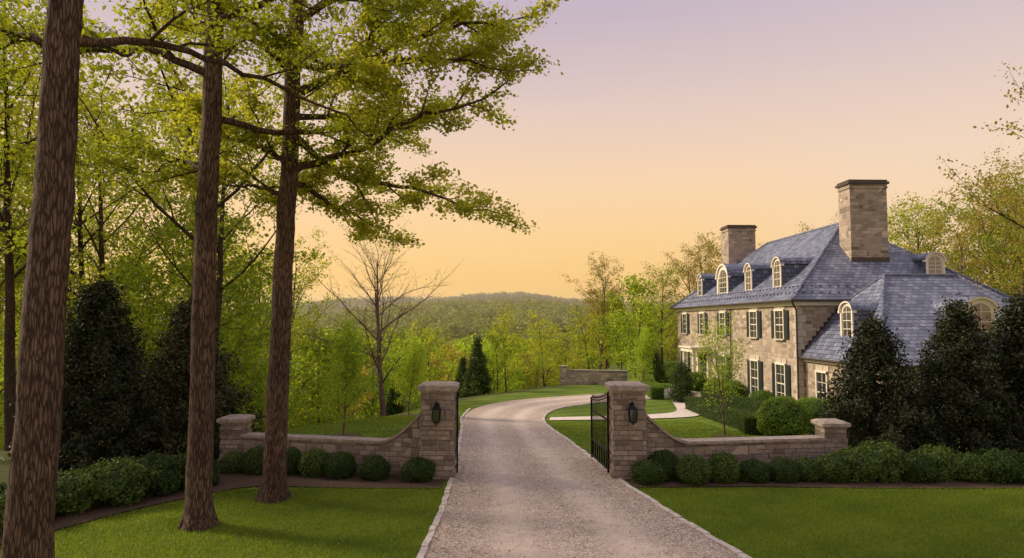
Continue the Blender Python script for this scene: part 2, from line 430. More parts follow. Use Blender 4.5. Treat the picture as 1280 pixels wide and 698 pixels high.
LE = [(-1.75, 2), (-1.6, 8), (-1.52, 11.8), (-1.45, 15), (-1.5, 18.2), (-1.75, 23.6), (-2.1, 30), (-2.6, 36), (-2.4, 40), (-.9, 43.5), (2, 46), (5.6, 48), (10, 50.5), (13, 53)]
RE = [(6.4, 2), (5.0, 8), (4.0, 11.8), (3.25, 15), (2.62, 18.2), (2.1, 23), (1.75, 29), (1.5, 34), (1.6, 37.3), (2.5, 40.5), (5, 43), (7.5, 44.4), (11, 46), (13.5, 47)]
ribbon('gravel_driveway', LE, RE, 'gravel', .035, 120, 8)
def kerb(name, P, n, w=.12, h=.06, mat='kerb', parent=None):
    A = poly_resample(P, n); mb = MB()
    d = np.gradient(A, axis=0); d /= np.linalg.norm(d, axis=1)[:, None]
    nn = np.stack([-d[:, 1], d[:, 0]], 1)
    for i in range(n-1):
        e = .03
        p0 = A[i]*(1-e)+A[i+1]*e; p1 = A[i]*e+A[i+1]*(1-e)
        hh = h+random.uniform(-.014, .014); sh = random.uniform(-.015, .015); p0 = p0+nn[i]*sh; p1 = p1+nn[i+1]*sh
        q0, q1 = p0+nn[i]*w, p1+nn[i+1]*w
        def z(p, k): return (p[0], p[1], g(p[0], p[1])+k)
        b = [z(p0, -.05), z(p1, -.05), z(q1, -.05), z(q0, -.05)]; t = [z(p0, hh), z(p1, hh), z(q1, hh), z(q0, hh)]
        mb.face(t, mat)
        for k in range(4): mb.face([b[k], b[(k+1) % 4], t[(k+1) % 4], t[k]], mat)
    return mb.build(name, parent)
kerb('stone_kerb', LE[:9][::1], 120)
kerb('stone_kerb', [(x+.0, y) for x, y in RE][::-1], 140)
ribbon('garden_path', [(2.0, 36.3), (6, 37.0), (9.3, 38.3), (10.2, 44), (11, 51), (14.0, 54.6)], [(1.9, 34.9), (6.3, 35.4), (10.1, 36.6), (11.5, 42), (12.4, 50), (14.2, 53)], 'path', .045, 60, 4)

def bed(A, B, n=50): return ribbon('mulch_bed', A, B, 'mulch', .028, n, 3)
bed([(-1.75, 17.0), (-4, 17.0), (-6.6, 17.3), (-8.2, 15.2), (-9.3, 12.9), (-10.5, 10.5)], [(-1.75, 18.4), (-4, 18.8), (-7.6, 19.6), (-9.6, 18), (-12.5, 15), (-13.5, 11)])
bed([(2.95, 17.1), (6, 17.2), (9, 17.0), (12, 17.0), (18, 17.4)], [(2.95, 18.5), (6, 18.8), (9, 21), (12, 21.8), (18, 22.5)])

# ------------------------------------------------------------------ walls / pillars / gates
def pillar(x, y, name='stone_gate_pillar', w=.84, h=2.25, cap=.12):
    e = empty(name, (x, y, 0)); mb = MB(); a = w/2
    mb.box(-a, a, -a, a, -.3, h, 'stone'); mb.build('shaft', e)
    mb = MB(); rr = random.Random(int(x*100))
    z = .24
    while z < h-.12:
        hh = rr.uniform(.10, .19); hh = min(hh, h-z-.01)
        for side in range(4):
            u = -a
            while u < a-.08:
                ww = rr.uniform(.16, .40); u1 = min(u+ww, a)
                if a-u1 < .1: u1 = a
                if rr.random() < .62:
                    o = rr.uniform(.008, .026); e0 = o if u == -a else -.008; e1 = o if u1 == a else -.008
                    T = Matrix.Rotation(side*math.pi/2, 4, 'Z')
                    mb.box(u-e0, u1+e1, -a-o, -a+.05, z+.006, z+hh-.006, 'stone', T)
                u = u1
        z += hh
    mb.build('face_stones', e)
    mb = MB(); mb.box(-a-.05, a+.05, -a-.05, a+.05, -.3, .22, 'stone'); mb.build('plinth', e)
    mb = MB(); c = a+.09
    mb.box(-a-.035, a+.035, -a-.035, a+.035, h, h+.05, 'cap')
    z0 = h+.05; z1 = z0+cap
    mb.box(-c, c, -c, c, z0, z1, 'cap')
    lo = [(-c+.01, -c+.01, z1), (c-.01, -c+.01, z1), (c-.01, c-.01, z1), (-c+.01, c-.01, z1)]
    k = c-.12; hi = [(-k, -k, z1+.05), (k, -k, z1+.05), (k, k, z1+.05), (-k, k, z1+.05)]
    for i in range(4): mb.face([lo[i], lo[(i+1) % 4], hi[(i+1) % 4], hi[i]], 'cap')
    mb.face(hi, 'cap'); mb.build('cap_stone', e); return e
def lantern(x, y, z):
    e = empty('wall_lantern', (x, y, z)); mb = MB()
    mb.box(-.06, .06, -.02, .03, -.12, .25, 'iron')
    mb.box(-.012, .012, -.18, -.02, .28, .305, 'iron'); mb.box(-.012, .012, -.03, -.005, .2, .3, 'iron')
    mb.cyl((0, -.16, .2), (0, -.16, .3), .012, 'iron')
    for sx in (-1, 1):
        for sy in (-1, 1):
            mb.cyl((sx*.075, -.16+sy*.075, -.2), (sx*.10, -.16+sy*.10, .12), .01, 'iron', 6)
    mb.cyl((0, -.16, .12), (0, -.16, .23), .16, 'iron', 4, .03); mb.cyl((0, -.16, -.23), (0, -.16, -.2), .11, 'iron', 4)
    mb.cyl((0, -.16, -.30), (0, -.16, -.23), .01, 'iron', 6, .03)
    mb.build('frame', e)
    mb = MB(); mb.cyl((0, -.16, -.195), (0, -.16, .11), .095, 'glass', 4, .125); mb.build('glass_panes', e)
    mb = MB(); mb.cyl((0, -.16, -.19), (0, -.16, .0), .025, 'white', 8); mb.build('candle', e)
pillar(-1.95, 18.4); pillar(3.06, 18.4)
lantern(-1.95, 17.95, 1.72); lantern(3.12, 17.95, 1.72)
pillar(-7.95, 19.9, 'stone_pier', .62, 1.2, .09); pillar(8.95, 19.4, 'stone_pier', .6, 1.15, .09)
def stone_wall(x0, y0, x1, y1, hp, hw, sweep):
    e = empty('stone_wall'); p0 = Vector((x0, y0, 0)); p1 = Vector((x1, y1, 0)); d = (p1-p0); Ln = d.length; d.normalize()
    n = Vector((-d.y, d.x, 0)); th = .19
    S = [i*sweep/14 for i in range(15)]+list(np.linspace(sweep, Ln, 12))[1:]
    def top(s):
        if s >= sweep: return hw
        t = s/sweep; return hw+(hp-hw)*(1-math.sin(t*math.pi/2))
    def strip(o, zb, zt, k, mb):
        for a, b in zip(S[:-1], S[1:]):
            pa, pb = p0+d*a, p0+d*b; za, zc = top(a), top(b)
            A0 = pa-n*o; A1 = pa+n*o; B0 = pb-n*o; B1 = pb+n*o
            def q(p, z): return (p.x, p.y, z)
            lo = (lambda z: zb) if not callable(zb) else zb
            mb.face([q(A0, lo(za)), q(B0, lo(zc)), q(B0, zc+zt), q(A0, za+zt)], k)
            mb.face([q(B1, lo(zc)), q(A1, lo(za)), q(A1, za+zt), q(B1, zc+zt)], k)
            mb.face([q(A0, za+zt), q(B0, zc+zt), q(B1, zc+zt), q(A1, za+zt)], k)
            if callable(zb): mb.face([q(A0, lo(za)), q(A1, lo(za)), q(B1, lo(zc)), q(B0, lo(zc))], k)
    mb = MB(); strip(th, -.4, 0, 'stone', mb); mb.build('wall_body', e)
    mb = MB(); strip(th+.05, lambda z: z+.002, .075, 'cap', mb); mb.build('coping', e)
    mb = MB(); rr = random.Random(int(x0*77)); sgn = -1 if n.y > 0 else 1
    rot = math.atan2(d.y, d.x); T = Matrix.Translation((x0, y0, 0)) @ Matrix.Rotation(rot, 4, 'Z')
    z = .02
    while z < hp-.1:
        hh = rr.uniform(.10, .18); s = 0
        while s < Ln-.2:
            ww = rr.uniform(.18, .46)
            if rr.random() < .5 and min(top(s), top(min(Ln, s+ww))) > z+hh+.03:
                o = rr.uniform(.008, .024)
                if sgn < 0: mb.box(s+.008, min(s+ww, Ln)-.008, -th-o, -th+.03, z+.006, z+hh-.006, 'stone', T)
                else: mb.box(s+.008, min(s+ww, Ln)-.008, th-.03, th+o, z+.006, z+hh-.006, 'stone', T)
            s += ww
        z += hh
    mb.build('face_stones', e)
stone_wall(-2.37, 18.5, -7.65, 19.8, 1.62, .82, 1.25)
stone_wall(3.48, 18.5, 8.65, 19.3, 1.62, .82, 1.35)
stone_wall2 = empty('stone_wall')
mb = MB(); T = Matrix.Translation((4.1, 56, 0)) @ Matrix.Rotation(math.radians(-12), 4, 'Z')
mb.box(0, 5.2, 0, .45, -3.5, .1, 'hstone', T); mb.box(-.15, .35, -.1, .55, -3.5, .4, 'hstone', T); mb.build('wall_body', stone_wall2)
mb = MB(); mb.box(.36, 5.25, -.05, .5, .102, .17, 'cap', T); mb.box(-.2, .4, -.15, .6, .402, .47, 'cap', T); mb.build('coping', stone_wall2)

def gate(hx, hy, tx, ty):
    ang = math.atan2(ty-hy, tx-hx); Ln = math.hypot(tx-hx, ty-hy)
    e = empty('iron_gate', (hx, hy, 0), ang); mb = MB()
    def top(u): return 2.08-.28*math.sin(u*math.pi/2)
    mb.box(0, .05, -.025, .025, .08, 2.2, 'iron'); mb.box(Ln-.05, Ln, -.025, .025, .08, 1.86, 'iron')
    for z in (.14, .62, 1.45): mb.box(.05, Ln-.05, -.018, .018, z, z+.045, 'iron')
    nb = 15
    for i in range(1, nb):
        u = i/nb; x = u*Ln; mb.cyl((x, 0, .14), (x, 0, top(u)+.06), .011, 'iron', 6); mb.cyl((x, 0, top(u)+.06), (x, 0, top(u)+.17), .022, 'iron', 6, .002)
        if i % 2: mb.cyl((x+Ln/nb/2, 0, .14), (x+Ln/nb/2, 0, .62), .009, 'iron', 6)
    for i in range(12):
        a, b = i/12, (i+1)/12
        mb.cyl((a*Ln, 0, top(a)), (b*Ln, 0, top(b)), .02, 'iron', 6)
    mb.build('bars', e)
    mb = MB()
    for z in (.35, 1.8): mb.box(-.08, .0, -.02, .02, z, z+.05, 'iron')
    mb.build('hinges', e)
gate(-1.46, 18.45, -1.62, 20.5); gate(2.57, 18.45, 2.36, 20.5)

# ------------------------------------------------------------------ house
H = empty('stone_house', (15.2, 37, 0), math.atan2(.0416, .999))
EZ = 5.27; SL = .82; WX, WY = 12.5, 24.0
mb = MB(); mb.box(.45, 12.05, .45, 23.55, -2.0, EZ-.3, 'hstone')
mb.box(.80, 11.6, -6.8, .449, -2.0, 1.95, 'hstone'); mb.build('walls', H)
mb = MB()
mb.box(.30, 12.2, .30, 23.7, EZ-.3, EZ-.13, 'white'); mb.box(.1, 12.4, .1, 23.9, EZ-.13, EZ-.02, 'white')
mb.box(.65, 11.75, -6.95, .29, 1.95, 2.1, 'white')
mb.build('cornice', H)
mb = MB(); rz = EZ+6.25*SL
A, B, C, D = (0, 0, EZ), (WX, 0, EZ), (WX, WY, EZ), (0, WY, EZ); E, F = (6.25, 6.25, rz), (6.25, WY-6.25, rz)
mb.face([A, B, E], 'slate'); mb.face([B, C, F, E], 'slate'); mb.face([C, D, F], 'slate'); mb.face([D, A, E, F], 'slate')
mb.face([D, C, B, A], 'white')
mb.build('main_roof', H)
mb = MB(); wz = 2.15; r0 = 6.5
a, b = .5, 12.0; y0 = -7.15; yr = -1.4; xl, xr = 4.3, 8.2
zb = 5.15; xb = a+(zb-wz)*(xl-a)/(r0-wz); xb2 = b-(zb-wz)*(b-xr)/(r0-wz); ye = .443
mb.face([(a, y0, wz), (b, y0, wz), (xr, yr, r0), (xl, yr, r0)], 'slate')
mb.face([(a, ye, wz), (a, y0, wz), (xl, yr, r0), (xb, ye, zb)], 'slate')
mb.face([(b, y0, wz), (b, ye, wz), (xb2, ye, zb), (xr, yr, r0)], 'slate')
mb.face([(xl, yr, r0), (xr, yr, r0), (xb2, ye, zb), (xb, ye, zb)], 'slate')
mb.face([(a, ye, wz-.01), (b, ye, wz-.01), (b, y0, wz-.01), (a, y0, wz-.01)], 'white')
mb.build('wing_roof', H)
mb = MB()
for p, q_ in ((A, E), (B, E), (C, F), (D, F), (E, F)):
    mb.cyl(Vector(p)+Vector((0, 0, .03)), Vector(q_)+Vector((0, 0, .03)), .08, 'slate', 6)
for p, q_ in (((a, y0, wz), (xl, yr, r0)), ((b, y0, wz), (xr, yr, r0)), ((xl, yr, r0), (xr, yr, r0)), ((xl, yr, r0), (xb, ye, zb))):
    mb.cyl(Vector(p)+Vector((0, 0, .03)), Vector(q_)+Vector((0, 0, .03)), .07, 'slate', 6)
mb.build('ridge_caps', H)
mb = MB()
for i in range(12):
    t = i/12; x = a+.1+(xb-a)*t; z = wz+(zb-wz)*t
    mb.box(x, x+.2, ye-.03, ye+.003, z-.1, z+.42, 'copper')
mb.build('step_flashing', H)
mb = MB()
for p, q_ in ((A, B), (B, C), (C, D), (D, A)):
    mb.cyl(Vector(p)+Vector((0, 0, -.03)), Vector(q_)+Vector((0, 0, -.03)), .075, 'copper', 8)
mb.cyl((a-.02, y0, wz-.02), (a-.02, .4, wz-.02), .06, 'copper', 8); mb.cyl((a, y0-.02, wz-.02), (b, y0-.02, wz-.02), .06, 'copper', 8)
mb.cyl((.03, .15, EZ-.1), (.36, .36, EZ-.55), .05, 'copper'); mb.cyl((.36, .36, EZ-.55), (.36, .36, -1.2), .05, 'copper')
mb.cyl((.36, 10.4, EZ-.3), (.36, 10.4, -1.2), .05, 'copper'); mb.build('gutters', H)
mb = MB()
for k in range(2):
    for i in range(44):
        yy = .8+i*.52; xx = .45+k*.45
        mb.box(xx, xx+.06, yy, yy+.08, EZ+xx*SL, EZ+xx*SL+.10, 'copper')
    for i in range(22):
        xx = .8+i*.5+k*.2; yy = .45+k*.45
        mb.box(xx, xx+.08, yy, yy+.06, EZ+yy*SL, EZ+yy*SL+.10, 'copper')
mb.build('snow_guards', H)
def chimney(x0, x1, y0, y1, z0, z1, flash):
    mb = MB(); mb.box(x0, x1, y0, y1, z0, z1-.35, 'hstone'); mb.box(x0-.05, x1+.05, y0-.05, y1+.05, z1-.35, z1-.24, 'hstone')
    mb.box(x0-.02, x1+.02, y0-.02, y1+.02, z1-.24, z1-.1, 'hstone')
    mb.box(x0-.12, x1+.12, y0-.12, y1+.12, z1-.1, z1+.04, 'copper'); mb.box(x0-.04, x1+.04, y0-.04, y1+.04, z1+.04, z1+.16, 'copper')
    mb.build('chimney', H)
    if flash:
        mb = MB(); mb.box(x0-.03, x1+.03, y0-.06, y0-.002, EZ+y0*SL-.3, EZ+y0*SL+.22, 'copper'); mb.build('chimney_flashing', H)
chimney(4.95, 7.2, 2.9, 4.2, 6.5, 12.35, True); chimney(3.7, 6.0, 19.6, 21.2, 6.0, 12.0, False)
def window(T, w, h, shut=True, cols=2, rows=4):
    mb = MB(); f = .09
    mb.box(-w/2, w/2, 0, .03, 0, h, 'glass', T); mb.build('window_glass', H)
    mb = MB()
    mb.box(-w/2-f, -w/2, 0, .10, -.0, h, 'white', T); mb.box(w/2, w/2+f, 0, .10, 0, h, 'white', T)
    mb.box(-w/2-f-.02, w/2+f+.02, 0, .12, h, h+.11, 'white', T); mb.box(-w/2-f-.05, w/2+f+.05, 0, .17, -.09, 0, 'quoin', T)
    for i in range(1, cols):
        x = -w/2+w*i/cols; mb.box(x-.014, x+.014, .03, .045, 0, h, 'white', T)
    for i in range(1, rows):
        z = h*i/rows; t = .028 if i == rows//2 else .012
        mb.box(-w/2, w/2, .031, .05, z-t, z+t, 'white', T)
    mb.build('window_frame', H)
    mb = MB()
    for i in range(5):
        x0 = -w/2-f-.08+i*(w+2*f+.16)/5; mb.box(x0+.006, x0+(w+2*f+.16)/5-.006, 0, .04+.02*(i == 2), h+.112, h+.36, 'quoin', T)
    mb.build('lintel', H)
    if shut:
        mb = MB(); sw = w*.5
        for sx in (-1, 1):
            x0 = sx*(w/2+f+.01+sw/2)
            mb.box(x0-sw/2, x0+sw/2, .02, .06, -.02, h+.04, 'shutter', T)
            for k in range(int(h/.09)):
                z = .05+k*.09
                if z+.05 < h: mb.box(x0-sw/2+.06, x0+sw/2-.06, .06, .085, z, z+.05, 'shutter', T)
        mb.build('shutter', H)
def Tface(side, a, z, off):
    if side == 'W': return Matrix.Translation((off, a, z)) @ Matrix(((0, -1, 0, 0), (-1, 0, 0, 0), (0, 0, 1, 0), (0, 0, 0, 1)))
    return Matrix.Translation((a, off, z)) @ Matrix(((1, 0, 0, 0), (0, -1, 0, 0), (0, 0, 1, 0), (0, 0, 0, 1)))
for s_ in (2.6, 6.4, 12.0, 16.6, 21.2):
    window(Tface('W', s_, 3.1, .449), 1.05, 1.6)
    if s_ != 16.6: window(Tface('W', s_, -.55, .449), 1.1, 2.15)
window(Tface('W', -1.5, -.6, .799), 1.0, 2.05, shut=False); window(Tface('W', -4.6, -.6, .799), 1.0, 2.05, shut=False)
window(Tface('S', 3.6, -.6, -6.801), 1.0, 2.05, shut=False); window(Tface('S', 7.0, -.6, -6.801), 1.0, 2.05, shut=False)
mb = MB()
for i in range(15):
    z = -1.0+i*.39; l = .5 if i % 2 else .3
    mb.box(.42, .42+l, .42, .448, z, z+.36, 'quoin'); mb.box(.42, .448, .449, .42+(.8-l), z, z+.36, 'quoin')
mb.build('quoins', H)
mb = MB(); y = 16.6
mb.box(.40, .449, y-.65, y+.65, -1, 1.5, 'shutter'); mb.box(-.9, .449, y-1.5, y+1.5, 1.75, 2.05, 'white'); mb.box(-1.05, .449, y-1.65, y+1.65, 2.05, 2.15, 'white')
for sx in (-1.25, 1.25): mb.cyl((-.7, y+sx, -.9), (-.7, y+sx, 1.75), .14, 'white', 12, .12); mb.box(.33, .448, y+sx-.15, y+sx+.15, -1, 1.75, 'white')
mb.box(-1.3, .44, y-1.8, y+1.8, -1.3, -.85, 'path'); mb.box(-1.7, -1.3, y-1.8, y+1.8, -1.3, -.98, 'path')
mb.build('front_portico', H)
def dormer(T, w, h, depth, double=False):
    mb = MB(); hw = w/2; n = 12; hs = h-hw*.75
    arc = [(hw*math.cos(math.pi*i/n), hs+hw*.75*math.sin(math.pi*i/n)) for i in range(n+1)]
    P = lambda u, o, z: T @ Vector((u, o, z))
    mb.face([P(-hw, 0, -.3), P(-hw, -depth, -.3), P(-hw, -depth, hs), P(-hw, 0, hs)], 'slate')
    mb.face([P(hw, 0, -.3), P(hw, 0, hs), P(hw, -depth, hs), P(hw, -depth, -.3)], 'slate')
    mb.build('dormer_cheeks', H)
    mb = MB(); face = [P(-hw, 0, -.3), P(hw, 0, -.3)]+[P(u, 0, z) for u, z in arc]
    mb.face(face, 'white')
    mb.build('dormer_front', H)
    mb = MB()
    for (u0, z0), (u1, z1) in zip(arc[:-1], arc[1:]):
        s = 1.14
        o0 = (u0*s, hs+(z0-hs)*s+.02); o1 = (u1*s, hs+(z1-hs)*s+.02)
        mb.face([P(u0, .12, z0), P(o0[0], .12, o0[1]), P(o1[0], .12, o1[1]), P(u1, .12, z1)], 'white')
        mb.face([P(u0, .12, z0), P(u1, .12, z1), P(u1, .0, z1), P(u0, .0, z0)], 'white')
    mb.box(hw*.98, hw*1.2, -.1, .13, hs-.1, hs+.02, 'white', T); mb.box(-hw*1.2, -hw*.98, -.1, .13, hs-.1, hs+.02, 'white', T)
    mb.box(-hw*1.0, -hw*.8, 0.003, .07, -.25, hs-.1, 'white', T); mb.box(hw*.8, hw*1.0, 0.003, .07, -.25, hs-.1, 'white', T)
    mb.build('dormer_moulding', H)
    mb = MB()
    for (u0, z0), (u1, z1) in zip(arc[:-1], arc[1:]):
        s = 1.15
        o0 = (u0*s, hs+(z0-hs)*s+.02); o1 = (u1*s, hs+(z1-hs)*s+.02)
        mb.face([P(o0[0], .14, o0[1]), P(o0[0], -depth-.3, o0[1]), P(o1[0], -depth-.3, o1[1]), P(o1[0], .14, o1[1])], 'slate')
    mb.build('dormer_roof', H)
    mb = MB(); gw = hw*.66; gs = hs-.05
    ga = [(gw*math.cos(math.pi*i/n), gs+gw*.8*math.sin(math.pi*i/n)) for i in range(n+1)]
    mb.face([P(-gw, .02, .05), P(gw, .02, .05)]+[P(u, .02, z) for u, z in ga], 'glass'); mb.build('window_glass', H)
    mb = MB()
    for u in ((0,) if not double else (-gw*.5, 0, gw*.5)): mb.box(u-.016, u+.016, .022, .04, .05, gs+gw*.7, 'white', T)
    for z in (.05+(gs-.05)*.33, .05+(gs-.05)*.66, gs): mb.box(-gw, gw, .023, .042, z-.016, z+.016, 'white', T)
    mb.build('dormer_muntins', H)
for s_, ww, hh in ((4.4, 1.15, 1.75), (8.9, 1.15, 1.75), (13.9, 2.3, 2.05), (19.2, 1.15, 1.75)):
    dormer(Tface('W', s_, EZ+1.15*SL, 1.15), ww, hh, 2.6, ww > 2)
dormer(Tface('W', -2.6, 3.25, 1.6), 1.15, 1.8, 1.6)
dormer(Tface('S', 6.2, 3.15, -5.7), 1.5, 2.0, 2.4)
dormer(Tface('S', 9.3, EZ+1.9*SL, 1.9), 1.1, 1.2, 2.2)

# ------------------------------------------------------------------ oak trees (foreground)
cfgN = dict(seg=[.8, .5, .3, .2], wob=[.06, .14, .2, .2], up=[0, .03, .05, .03], sides=[14, 8, 5, 4], len=[0, 4.2, 1.4, .5], dens=[1, 1.9, 3.8, 0], rmin=.006, max=3, vz=.1)
def oak(name, base, trunk, r0, limbs, nleaf, extra=8, zlo=9.5, size=.13, spread=.17):
    T = Tree(); tp = poly_resample(trunk, 60)
    z = tp[:, 2]; zz = z-z[0]
    tp[1:, :2] += np.cumsum(R.normal(0, .008, (59, 2)), 0)
    rad = r0*(1-.5*zz/zz[-1])+r0*.5*np.exp(-zz/.28)
    T.q.tube(tp, rad, 26, 0, .028)
    for k in range(6):
        a = k*math.pi/3+R.rand()*.6; p = np.array(trunk[0])
        d = np.array([math.cos(a), math.sin(a), 0])
        T.q.tube([p+[0, 0, .75]+d*r0*.55, p+[0, 0, .32]+d*r0*.9, p+[0, 0, .08]+d*r0*1.35, p+[0, 0, -.1]+d*r0*1.8], [r0*.25, r0*.38, r0*.30, r0*.12], 8)
    for lb, r in limbs:
        pts = poly_resample(lb, 16); pts[1:] += np.cumsum(R.normal(0, .045, (15, 3)), 0)
        T.q.tube(pts, np.linspace(r, r*.25, 16), 9)
        Ln = np.linalg.norm(np.diff(pts, axis=0), axis=1).sum()
        T.kids(pts, Ln, r, 1, cfgN, .12)
    top = tp[-1]; zmax = top[2]
    for k in range(extra):
        zt = zlo+(zmax-zlo)*(k+.5)/extra; p = np.array([np.interp(zt, z, tp[:, i]) for i in range(3)])
        a = k*2.4+R.rand()
        T.branch(p, np.array([math.cos(a), math.sin(a), .35]), R.uniform(3, 4.8), r0*.3, 1, cfgN)
    T.leaf(nleaf, size, spread, .55, 1, .6, .7)
    return add_obj(name, T.q.mesh(name, ['bark', 'leaf_oak']))
oak('oak_tree', None, [(-5.50, 16, -.1), (-5.45, 16, 3), (-5.28, 16.0, 7.8), (-5.18, 16, 11.5), (-5.0, 16, 17)], .26,
    [([(-5.25, 16, 7.6), (-3.7, 15.6, 8.0), (-2.2, 15.4, 8.7), (-.5, 15.2, 9.2)], .10),
     ([(-5.2, 15.9, 9.5), (-3.9, 16.2, 10.4), (-2.2, 16.6, 11.2), (0, 17, 12.0)], .11),
     ([(-5.25, 15.8, 8.5), (-4.1, 16.2, 7.4), (-2.7, 16.6, 7.5), (-1.2, 17, 6.9)], .085),
     ([(-5.2, 15.9, 10.2), (-3.7, 15.1, 9.9), (-2.2, 14.6, 10.1), (-.6, 14.4, 9.8)], .09),
     ([(-5.2, 15.9, 11.2), (-3.4, 15.4, 12.0), (-1.6, 15.0, 12.2), (.2, 15, 11.8)], .10),
     ([(-5.3, 15.8, 7.8), (-6.4, 16.5, 8.5), (-7.5, 17, 9.1)], .08),
     ([(-5.3, 15.8, 6.9), (-6.2, 16.5, 7.3), (-7.6, 17.2, 7.5)], .07),
     ([(-5.2, 15.9, 7.4), (-4.6, 17.6, 7.0), (-3.9, 19.3, 6.7)], .08),
     ([(-5.2, 15.9, 9.0), (-4.4, 17.8, 9.4), (-3.4, 19.6, 9.2)], .09),
     ([(-5.2, 15.9, 10), (-6.5, 14.9, 10.8), (-8, 14.5, 11.2)], .09)], 64000, 5, 12.5, .105, .16)
oak('oak_tree', None, [(-6.27, 13.95, -.1), (-6.27, 13.9, 3), (-6.27, 13.9, 7.5), (-6.27, 13.9, 11), (-6.2, 13.9, 18)], .25,
    [([(-6.25, 13.9, 9.2), (-7.2, 13.4, 9.7), (-8.6, 13.2, 9.6), (-10, 13.1, 9.9)], .09),
     ([(-6.25, 13.9, 8.3), (-5.1, 14.8, 8.1), (-4.0, 16, 8.7), (-2.6, 17.2, 9.2)], .08),
     ([(-6.25, 13.8, 10.2), (-4.6, 13.4, 10.6), (-3.2, 13.1, 10.4), (-1.9, 13, 10.2)], .08),
     ([(-6.25, 13.9, 7.3), (-7.0, 14.8, 7.7), (-8.4, 16, 7.8)], .06)], 24000, 4, 12.5, .10)
oak('oak_tree', None, [(-6.98, 10, -.1), (-6.93, 10, 3), (-6.86, 10.0, 6.5), (-6.8, 10.0, 9), (-6.6, 10.1, 17)], .31,
    [([(-6.8, 10.0, 8.3), (-5.5, 10.9, 8.5), (-4.2, 11.8, 8.3), (-2.9, 12.8, 7.9)], .075),
     ([(-6.8, 10.0, 8.0), (-7.8, 10.5, 8.6), (-9, 11, 8.7)], .08),
     ([(-6.7, 10.0, 9.3), (-5.2, 11.2, 9.8), (-4, 12.3, 9.9)], .08)], 12000, 4, 11.5, .09)

# ------------------------------------------------------------------ generic trees
def gen_tree(h, base_frac, rtrunk, spreadL, nl, size, lspread, leaf, bark='bark2', sides=8, nlimb=16, dens2=2.2, upb=.05, ang=(40, 75), flat=.6, maxl=3):
    T = Tree(); n = 14
    pts = [np.array([0, 0, -.5])]; d = np.array([R.normal(0, .03), R.normal(0, .03), 1.])
    for i in range(n): d = nrm(d+R.normal(0, .025, 3)*[1, 1, 0]); pts.append(pts[-1]+d*h*.92/n)
    pts = np.array(pts); T.q.tube(pts, rtrunk*(np.linspace(1, .18, n+1)), sides)
    cfg = dict(seg=[1, h*.07, h*.045, h*.03], wob=[.05, .13, .18, .2], up=[0, upb, upb, .02], sides=[6, 5, 4, 3],
               len=[0, spreadL, spreadL*.42, spreadL*.2], dens=[1, dens2/spreadL*2.2, 4.0/(spreadL*.42), 0], rmin=.012*h/16, max=maxl, vz=.15)
    for k in range(nlimb):
        t = base_frac+(1-base_frac)*((k+R.rand()*.6)/nlimb); i = min(int(t*n), n-1); f = t*n-i
        p = pts[i]*(1-f)+pts[i+1]*f
        a = k*2.399+R.rand()*.7; an = math.radians(R.uniform(*ang)*(1-.35*t))
        u = (t-base_frac)/(1-base_frac)
        prof = (.55+.75*math.sin(math.pi*min(1, u*.75+.2)))*(1-.45*u)
        T.branch(p, np.array([math.cos(a)*math.sin(an), math.sin(a)*math.sin(an), math.cos(an)]), spreadL*prof*R.uniform(.8, 1.2), rtrunk*.38*(1-.6*t), 1, cfg)
    if nl: T.leaf(nl, size, lspread, flat, 1, .4, .7)
    return T.q.mesh('tree_mesh', [bark, leaf])
tall = [gen_tree(19, .40, .24, 5.0, 5600, .19, .30, 'leaf_for', nlimb=13) for _ in range(3)]
tall += [gen_tree(17, .34, .2, 4.2, 5000, .19, .30, 'leaf_und', nlimb=13)]
under = [gen_tree(8, .12, .08, 2.8, 4200, .18, .28, 'leaf_und', nlimb=14) for _ in range(2)]
under += [gen_tree(6, .08, .07, 2.4, 3600, .17, .26, 'leaf_brt', nlimb=13)]
fund = [gen_tree(8, .12, .08, 2.8, 2000, .27, .30, 'leaf_und', nlimb=12, maxl=2), gen_tree(6, .08, .07, 2.4, 1800, .26, .28, 'leaf_brt', nlimb=12, maxl=2), gen_tree(8, .12, .08, 2.6, 1800, .26, .30, 'leaf_warm', 'barkp', nlimb=12, maxl=2)]
fwg = gen_tree(15, .2, .18, 4.6, 2400, .34, .42, 'leaf_for', 'bark2', nlimb=15, maxl=2)
fwm = gen_tree(15, .2, .18, 4.6, 2200, .30, .42, 'leaf_warm', 'barkp', nlimb=15, maxl=2)
warm = [gen_tree(17, .22, .26, 5.5, 5600, .20, .30, 'leaf_warm', 'barkp', nlimb=17) for _ in range(2)]
warmg = gen_tree(15, .2, .22, 5.0, 6000, .22, .36, 'leaf_for', 'bark2', nlimb=16)
bare = gen_tree(12.5, .28, .24, 4.6, 400, .12, .25, 'leaf_warm', 'barkp', nlimb=20, dens2=3.4)
edge_tree = gen_tree(15, .25, .24, 5.0, 9000, .13, .22, 'leaf_warm', 'bark2', nlimb=17)

